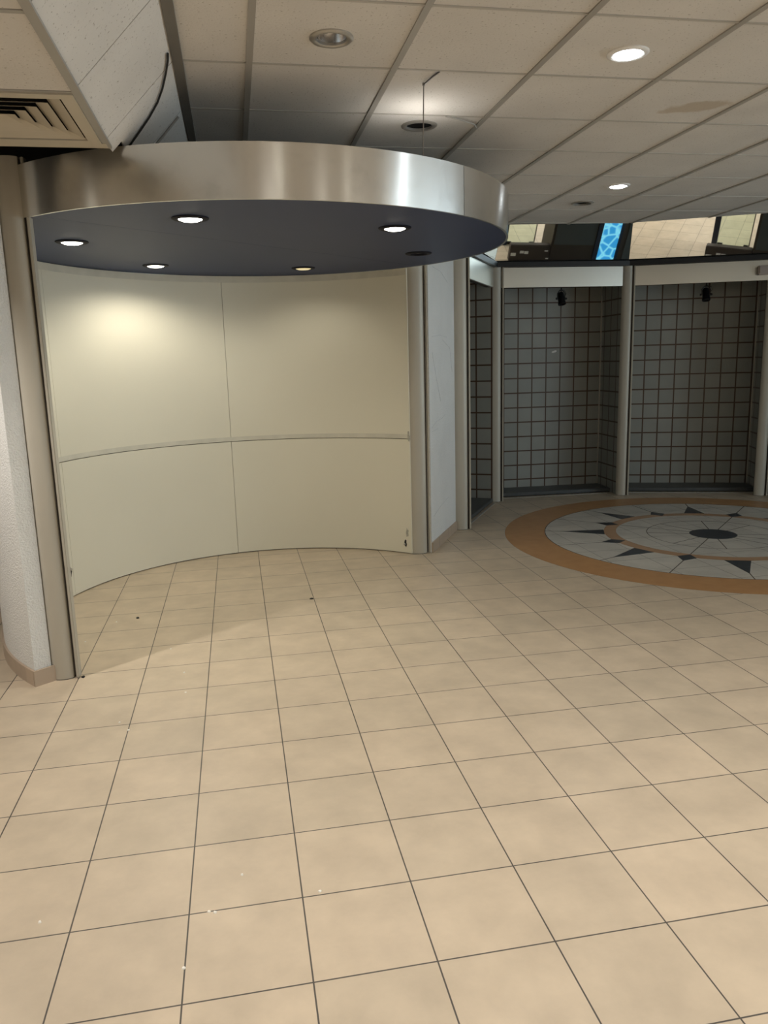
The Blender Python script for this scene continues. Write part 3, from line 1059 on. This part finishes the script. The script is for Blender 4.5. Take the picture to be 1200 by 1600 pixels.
hx, hy = (vx1 - vx0) / 2, (vy1 - vy0) / 2
bm = bmesh.new()
sq_ring(bm, hx, hy, ZL - 0.008, hx - 0.001, hy - 0.001, ZL + 0.004, 0.045)
obj('vent_frame', bm, 'vent', t)
for k in range(5):
    f = hx - 0.052 - 0.046 * k
    fy = hy - 0.052 - 0.046 * k
    bm = bmesh.new()
    sq_ring(bm, f, fy, ZL - 0.004, f - 0.050, fy - 0.050, ZL + 0.014, 0.002)
    obj('louvre', bm, 'vent', t)
bm = bmesh.new()
add_box(bm, (vx0 + 0.02, vy0 + 0.02, ZL + 0.09), (vx1 - 0.02, vy1 - 0.02, ZL + 0.1))
add_box(bm, (vx0 + 0.0, vy0 + 0.0, ZL + 0.005), (vx0 + 0.006, vy1, ZL + 0.1))
add_box(bm, (vx1 - 0.006, vy0 + 0.0, ZL + 0.005), (vx1, vy1, ZL + 0.1))
add_box(bm, (vx0, vy0, ZL + 0.005), (vx1, vy0 + 0.006, ZL + 0.1))
add_box(bm, (vx0, vy1 - 0.006, ZL + 0.005), (vx1, vy1, ZL + 0.1))
obj('duct_box', bm, 'void', t)

# ------------------------------------------------------------------ compass medallion in the floor
t = thing('floor_medallion', 'round compass inlay in the floor with orange ring and black points', 'floor inlay', (MC[0], MC[1], 0))
def flat_ring(bm, r0, r1, z, seg=128):
    add_arc(bm, MC, r0, r1, 0, 360, 0.0002, z, seg)
bm = bmesh.new()
add_lathe(bm, [(0, 0.0002), (1.805, 0.0002), (1.805, 0.0008), (0, 0.0008)], (MC[0], MC[1], 0), 128)
me_field = obj('pale_field', bm, 'field', t)
bm = bmesh.new(); flat_ring(bm, 1.445, 1.80, 0.0016); obj('outer_ring', bm, 'orange', t)
bm = bmesh.new(); flat_ring(bm, 1.437, 1.444, 0.0014); obj('joint_ring', bm, 'line', t)
bm = bmesh.new(); flat_ring(bm, 0.815, 0.92, 0.0016); obj('inner_ring', bm, 'brown_ring', t)
bm = bmesh.new(); flat_ring(bm, 0.548, 0.554, 0.0014); obj('joint_ring', bm, 'line', t)
bm = bmesh.new()
add_lathe(bm, [(0, 0.0002), (0.195, 0.0002), (0.195, 0.0018), (0, 0.0018)], (MC[0], MC[1], 0), 64)
obj('centre_disc', bm, 'black', t)
def pol(r, a):
    return (MC[0] + r * cos(radians(a)), MC[1] + r * sin(radians(a)))
for k in range(8):
    a = 22.5 + 45 * k
    bm = bmesh.new()
    add_prism(bm, [pol(1.29, a), pol(0.925, a + 5.9), pol(0.918, a), pol(0.925, a - 5.9)], 0.0003, 0.0022)
    obj('compass_point', bm, 'black', t)
    bm = bmesh.new()
    add_prism(bm, [pol(1.045, 45 * k), pol(0.925, 45 * k + 4.5), pol(0.83, 45 * k), pol(0.925, 45 * k - 4.5)], 0.0003, 0.0024)
    obj('diamond', bm, 'black', t)
bm = bmesh.new()
for k in range(16):
    a = 22.5 * k
    r0, r1 = (0.19, 0.555) if k % 2 else (0.19, 1.44)
    if k % 4 == 0:
        r0 = 1.03
    segs = [(r0, r1)] + ([(1.28, 1.44)] if k % 2 else [])
    for s0, s1 in segs:
        p0 = Vector(pol(s0, a)); p1 = Vector(pol(s1, a))
        nn = Vector((-sin(radians(a)), cos(radians(a)))) * 0.004
        add_prism(bm, [tuple(p0 - nn), tuple(p1 - nn), tuple(p1 + nn), tuple(p0 + nn)], 0.0003, 0.0012)
obj('radial_joint', bm, 'line', t)

# ------------------------------------------------------------------ bits lying on the floor
def chip(x, y, sx, sy, h, m, seed):
    bm = bmesh.new()
    rnd = random.Random(seed)
    n = 7
    a0 = rnd.uniform(0, 6)
    rs = [rnd.uniform(0.7, 1.1) for _ in range(n)]
    b = [bm.verts.new((x + sx * rs[k] * cos(a0 + 2 * pi * k / n), y + sy * rs[k] * sin(a0 + 2 * pi * k / n), 0.0)) for k in range(n)]
    c = [bm.verts.new((x + 0.7 * sx * rs[k] * cos(a0 + 2 * pi * k / n), y + 0.7 * sy * rs[k] * sin(a0 + 2 * pi * k / n), h * rnd.uniform(0.7, 1))) for k in range(n)]
    bm.faces.new(b[::-1]); bm.faces.new(c)
    for k in range(n):
        k2 = (k + 1) % n
        bm.faces.new((b[k], b[k2], c[k2], c[k]))
    return obj('floor_debris', bm, m)
for x, y, sx, sy, lb in ((-0.144, 3.192, 0.012, 0.014, 'small black speck on the alcove floor tiles at left'), (0.975, 3.297, 0.016, 0.01, 'small black speck on a floor joint in the middle of the alcove'),
                         (-0.309, 2.271, 0.012, 0.016, 'small dark lump at the foot of the left column')):
    tag(chip(x, y, sx, sy, 0.008, 'spot_black', int(x * 100)), lb, 'debris', 'black specks on the floor')
for i, (x, y) in enumerate(((-0.397, 2.822), (-0.267, 3.149), (0.108, 2.573), (0.226, 1.94), (-0.048, 1.678), (0.002, 1.59), (0.387, 0.328), (0.404, 0.322), (0.483, 0.477), (-0.094, 0.393), (0.327, 0.122), (0.204, 2.199), (0.7130, 0.345))):
    tag(chip(x, y, 0.006, 0.006, 0.004, 'crumb', i + 50), 'tiny pale plaster crumb lying on the beige floor tiles', 'debris', 'pale crumbs on the floor')

# ------------------------------------------------------------------ shop counter and glass screen right of the viewer (seen in the mirrors)
t = thing('display_counter', 'dark brown shop counter with a glowing blue front panel, seen in the left mirror', 'counter', (6.4, 0.75, 0))
bm = bmesh.new()
add_box(bm, (5.62, 0.45, 0.0), (8.0, 1.05, 1.05), bevel=0.01)
obj('cabinet', bm, 'kiosk', t)
bm = bmesh.new()
add_box(bm, (4.9, 0.93, 0.0), (5.615, 1.05, 0.30), bevel=0.01)
obj('low_end', bm, 'kiosk', t)
bm = bmesh.new()
add_box(bm, (5.66, 1.052, 0.32), (6.38, 1.058, 1.0))
obj('grey_panel', bm, 'kiosk_grey', t)
bm = bmesh.new()
add_box(bm, (6.95, 1.052, 0.04), (7.9, 1.058, 1.0))
obj('grey_panel', bm, 'kiosk_grey', t)
bm = bmesh.new()
add_box(bm, (6.485, 1.052, 0.03), (6.80, 1.062, 0.86))
obj('blue_panel', bm, 'blue', t)
bm = bmesh.new()
add_box(bm, (6.40, 1.052, 0.0), (6.48, 1.072, 1.0))
add_box(bm, (6.805, 1.052, 0.0), (6.85, 1.072, 1.0))
obj('panel_frame', bm, 'blue_frame', t)
for x, z, w_, h_ in ((4.92, 0.10, 0.09, 0.055), (5.08, 0.15, 0.07, 0.045), (5.16, 0.14, 0.07, 0.05), (5.52, 0.19, 0.06, 0.02), (5.56, 0.05, 0.05, 0.02)):
    bm = bmesh.new()
    add_box(bm, (x, 1.051, z), (x + w_, 1.056, z + h_))
    obj('label_plate', bm, 'paper', t)

t = thing('glass_screen', 'glass screen with navy post beside the dark counter, seen in the right mirror', 'glass screen', (5.3, 0.36, 0))
bm = bmesh.new()
add_box(bm, (4.90, 0.32, 0.0), (4.99, 0.41, 2.2), bevel=0.004)
obj('post', bm, 'blue_frame', t)
bm = bmesh.new()
add_box(bm, (5.50, 0.345, 0.0), (5.515, 0.375, 2.2))
obj('edge_strip', bm, 'spot_black', t)
bm = bmesh.new()
add_box(bm, (4.991, 0.354, 0.012), (5.499, 0.364, 2.15))
obj('glass_pane', bm, 'glass', t)
bm = bmesh.new()
add_box(bm, (4.995, 0.345, 0.0), (5.08, 0.373, 0.05), bevel=0.003)
obj('patch_fitting', bm, 'spot_black', t)
bm = bmesh.new()
add_box(bm, (5.42, 0.345, 0.0), (5.495, 0.373, 0.05), bevel=0.003)
obj('patch_fitting', bm, 'spot_black', t)

# ------------------------------------------------------------------ unseen lamps added in the hall ceiling to light the scene
for x, y, z, lb in ((0.99, 0.24, ZC, 'x'), (2.19, 0.24, ZC, 'x'), (3.39, 0.24, ZC, 'x'), (4.59, 0.24, ZC, 'x'), (5.79, 0.24, ZC, 'x'),
                    (0.99, -0.96, ZC, 'x'), (2.19, -0.96, ZC, 'x'), (3.39, -0.96, ZC, 'x'), (4.59, -0.96, ZC, 'x'), (5.79, -0.96, ZC, 'x'),
                    (0.99, -2.16, ZC, 'x'), (2.79, -2.16, ZC, 'x'), (4.59, -2.16, ZC, 'x'), (-1.40, 1.44, ZL, 'l'), (-0.80, -0.96, ZL, 'l')):
    downlight(x, y, z - 0.002, 0.066, 'hall', 'unseen warm downlight added in the hall ceiling behind the viewer' if lb == 'x' else 'unseen warm downlight in the lower ceiling behind the viewer',
              'unseen hall downlights', 'reflector', rim=0.016, power=HALL_W * (3.4 if (lb, y) == ('l', 1.44) else 1.0), angle=140 if (lb, y) == ('l', 1.44) else 104)
k = 0
for x, y in ((0.993, -5.16), (3.993, -5.16), (6.993, -5.16)):  # unseen panels added for more light from behind
    t = thing('added_ceiling_light', 'unseen square light panel added in the hall ceiling behind the viewer', 'light', (x, y, ZC), 'added hall ceiling lights')
    bm = bmesh.new()
    add_box(bm, (x - 0.285, y - 0.285, ZC - 0.010), (x + 0.285, y + 0.285, ZC - 0.002))
    obj('diffuser', bm, 'lit_panel', t)
    bm = bmesh.new()
    for lo, hi in (((-0.3, -0.3), (0.3, -0.285)), ((-0.3, 0.285), (0.3, 0.3)), ((-0.3, -0.285), (-0.285, 0.285)), ((0.285, -0.285), (0.3, 0.285))):
        add_box(bm, (x + lo[0], y + lo[1], ZC - 0.014), (x + hi[0], y + hi[1], ZC - 0.001))
    obj('frame', bm, 'reflector', t)
    l = bpy.data.lights.new('panel_glow', 'AREA')
    l.shape = 'SQUARE'; l.size = 0.55; l.energy = PANEL_W; l.color = HALL_COL
    lo = bpy.data.objects.new('panel_glow', l)
    COL.objects.link(lo)
    lo.location = (x, y, ZC - 0.016)
    lo.parent = t
    lo.matrix_parent_inverse = t.matrix_world.inverted()
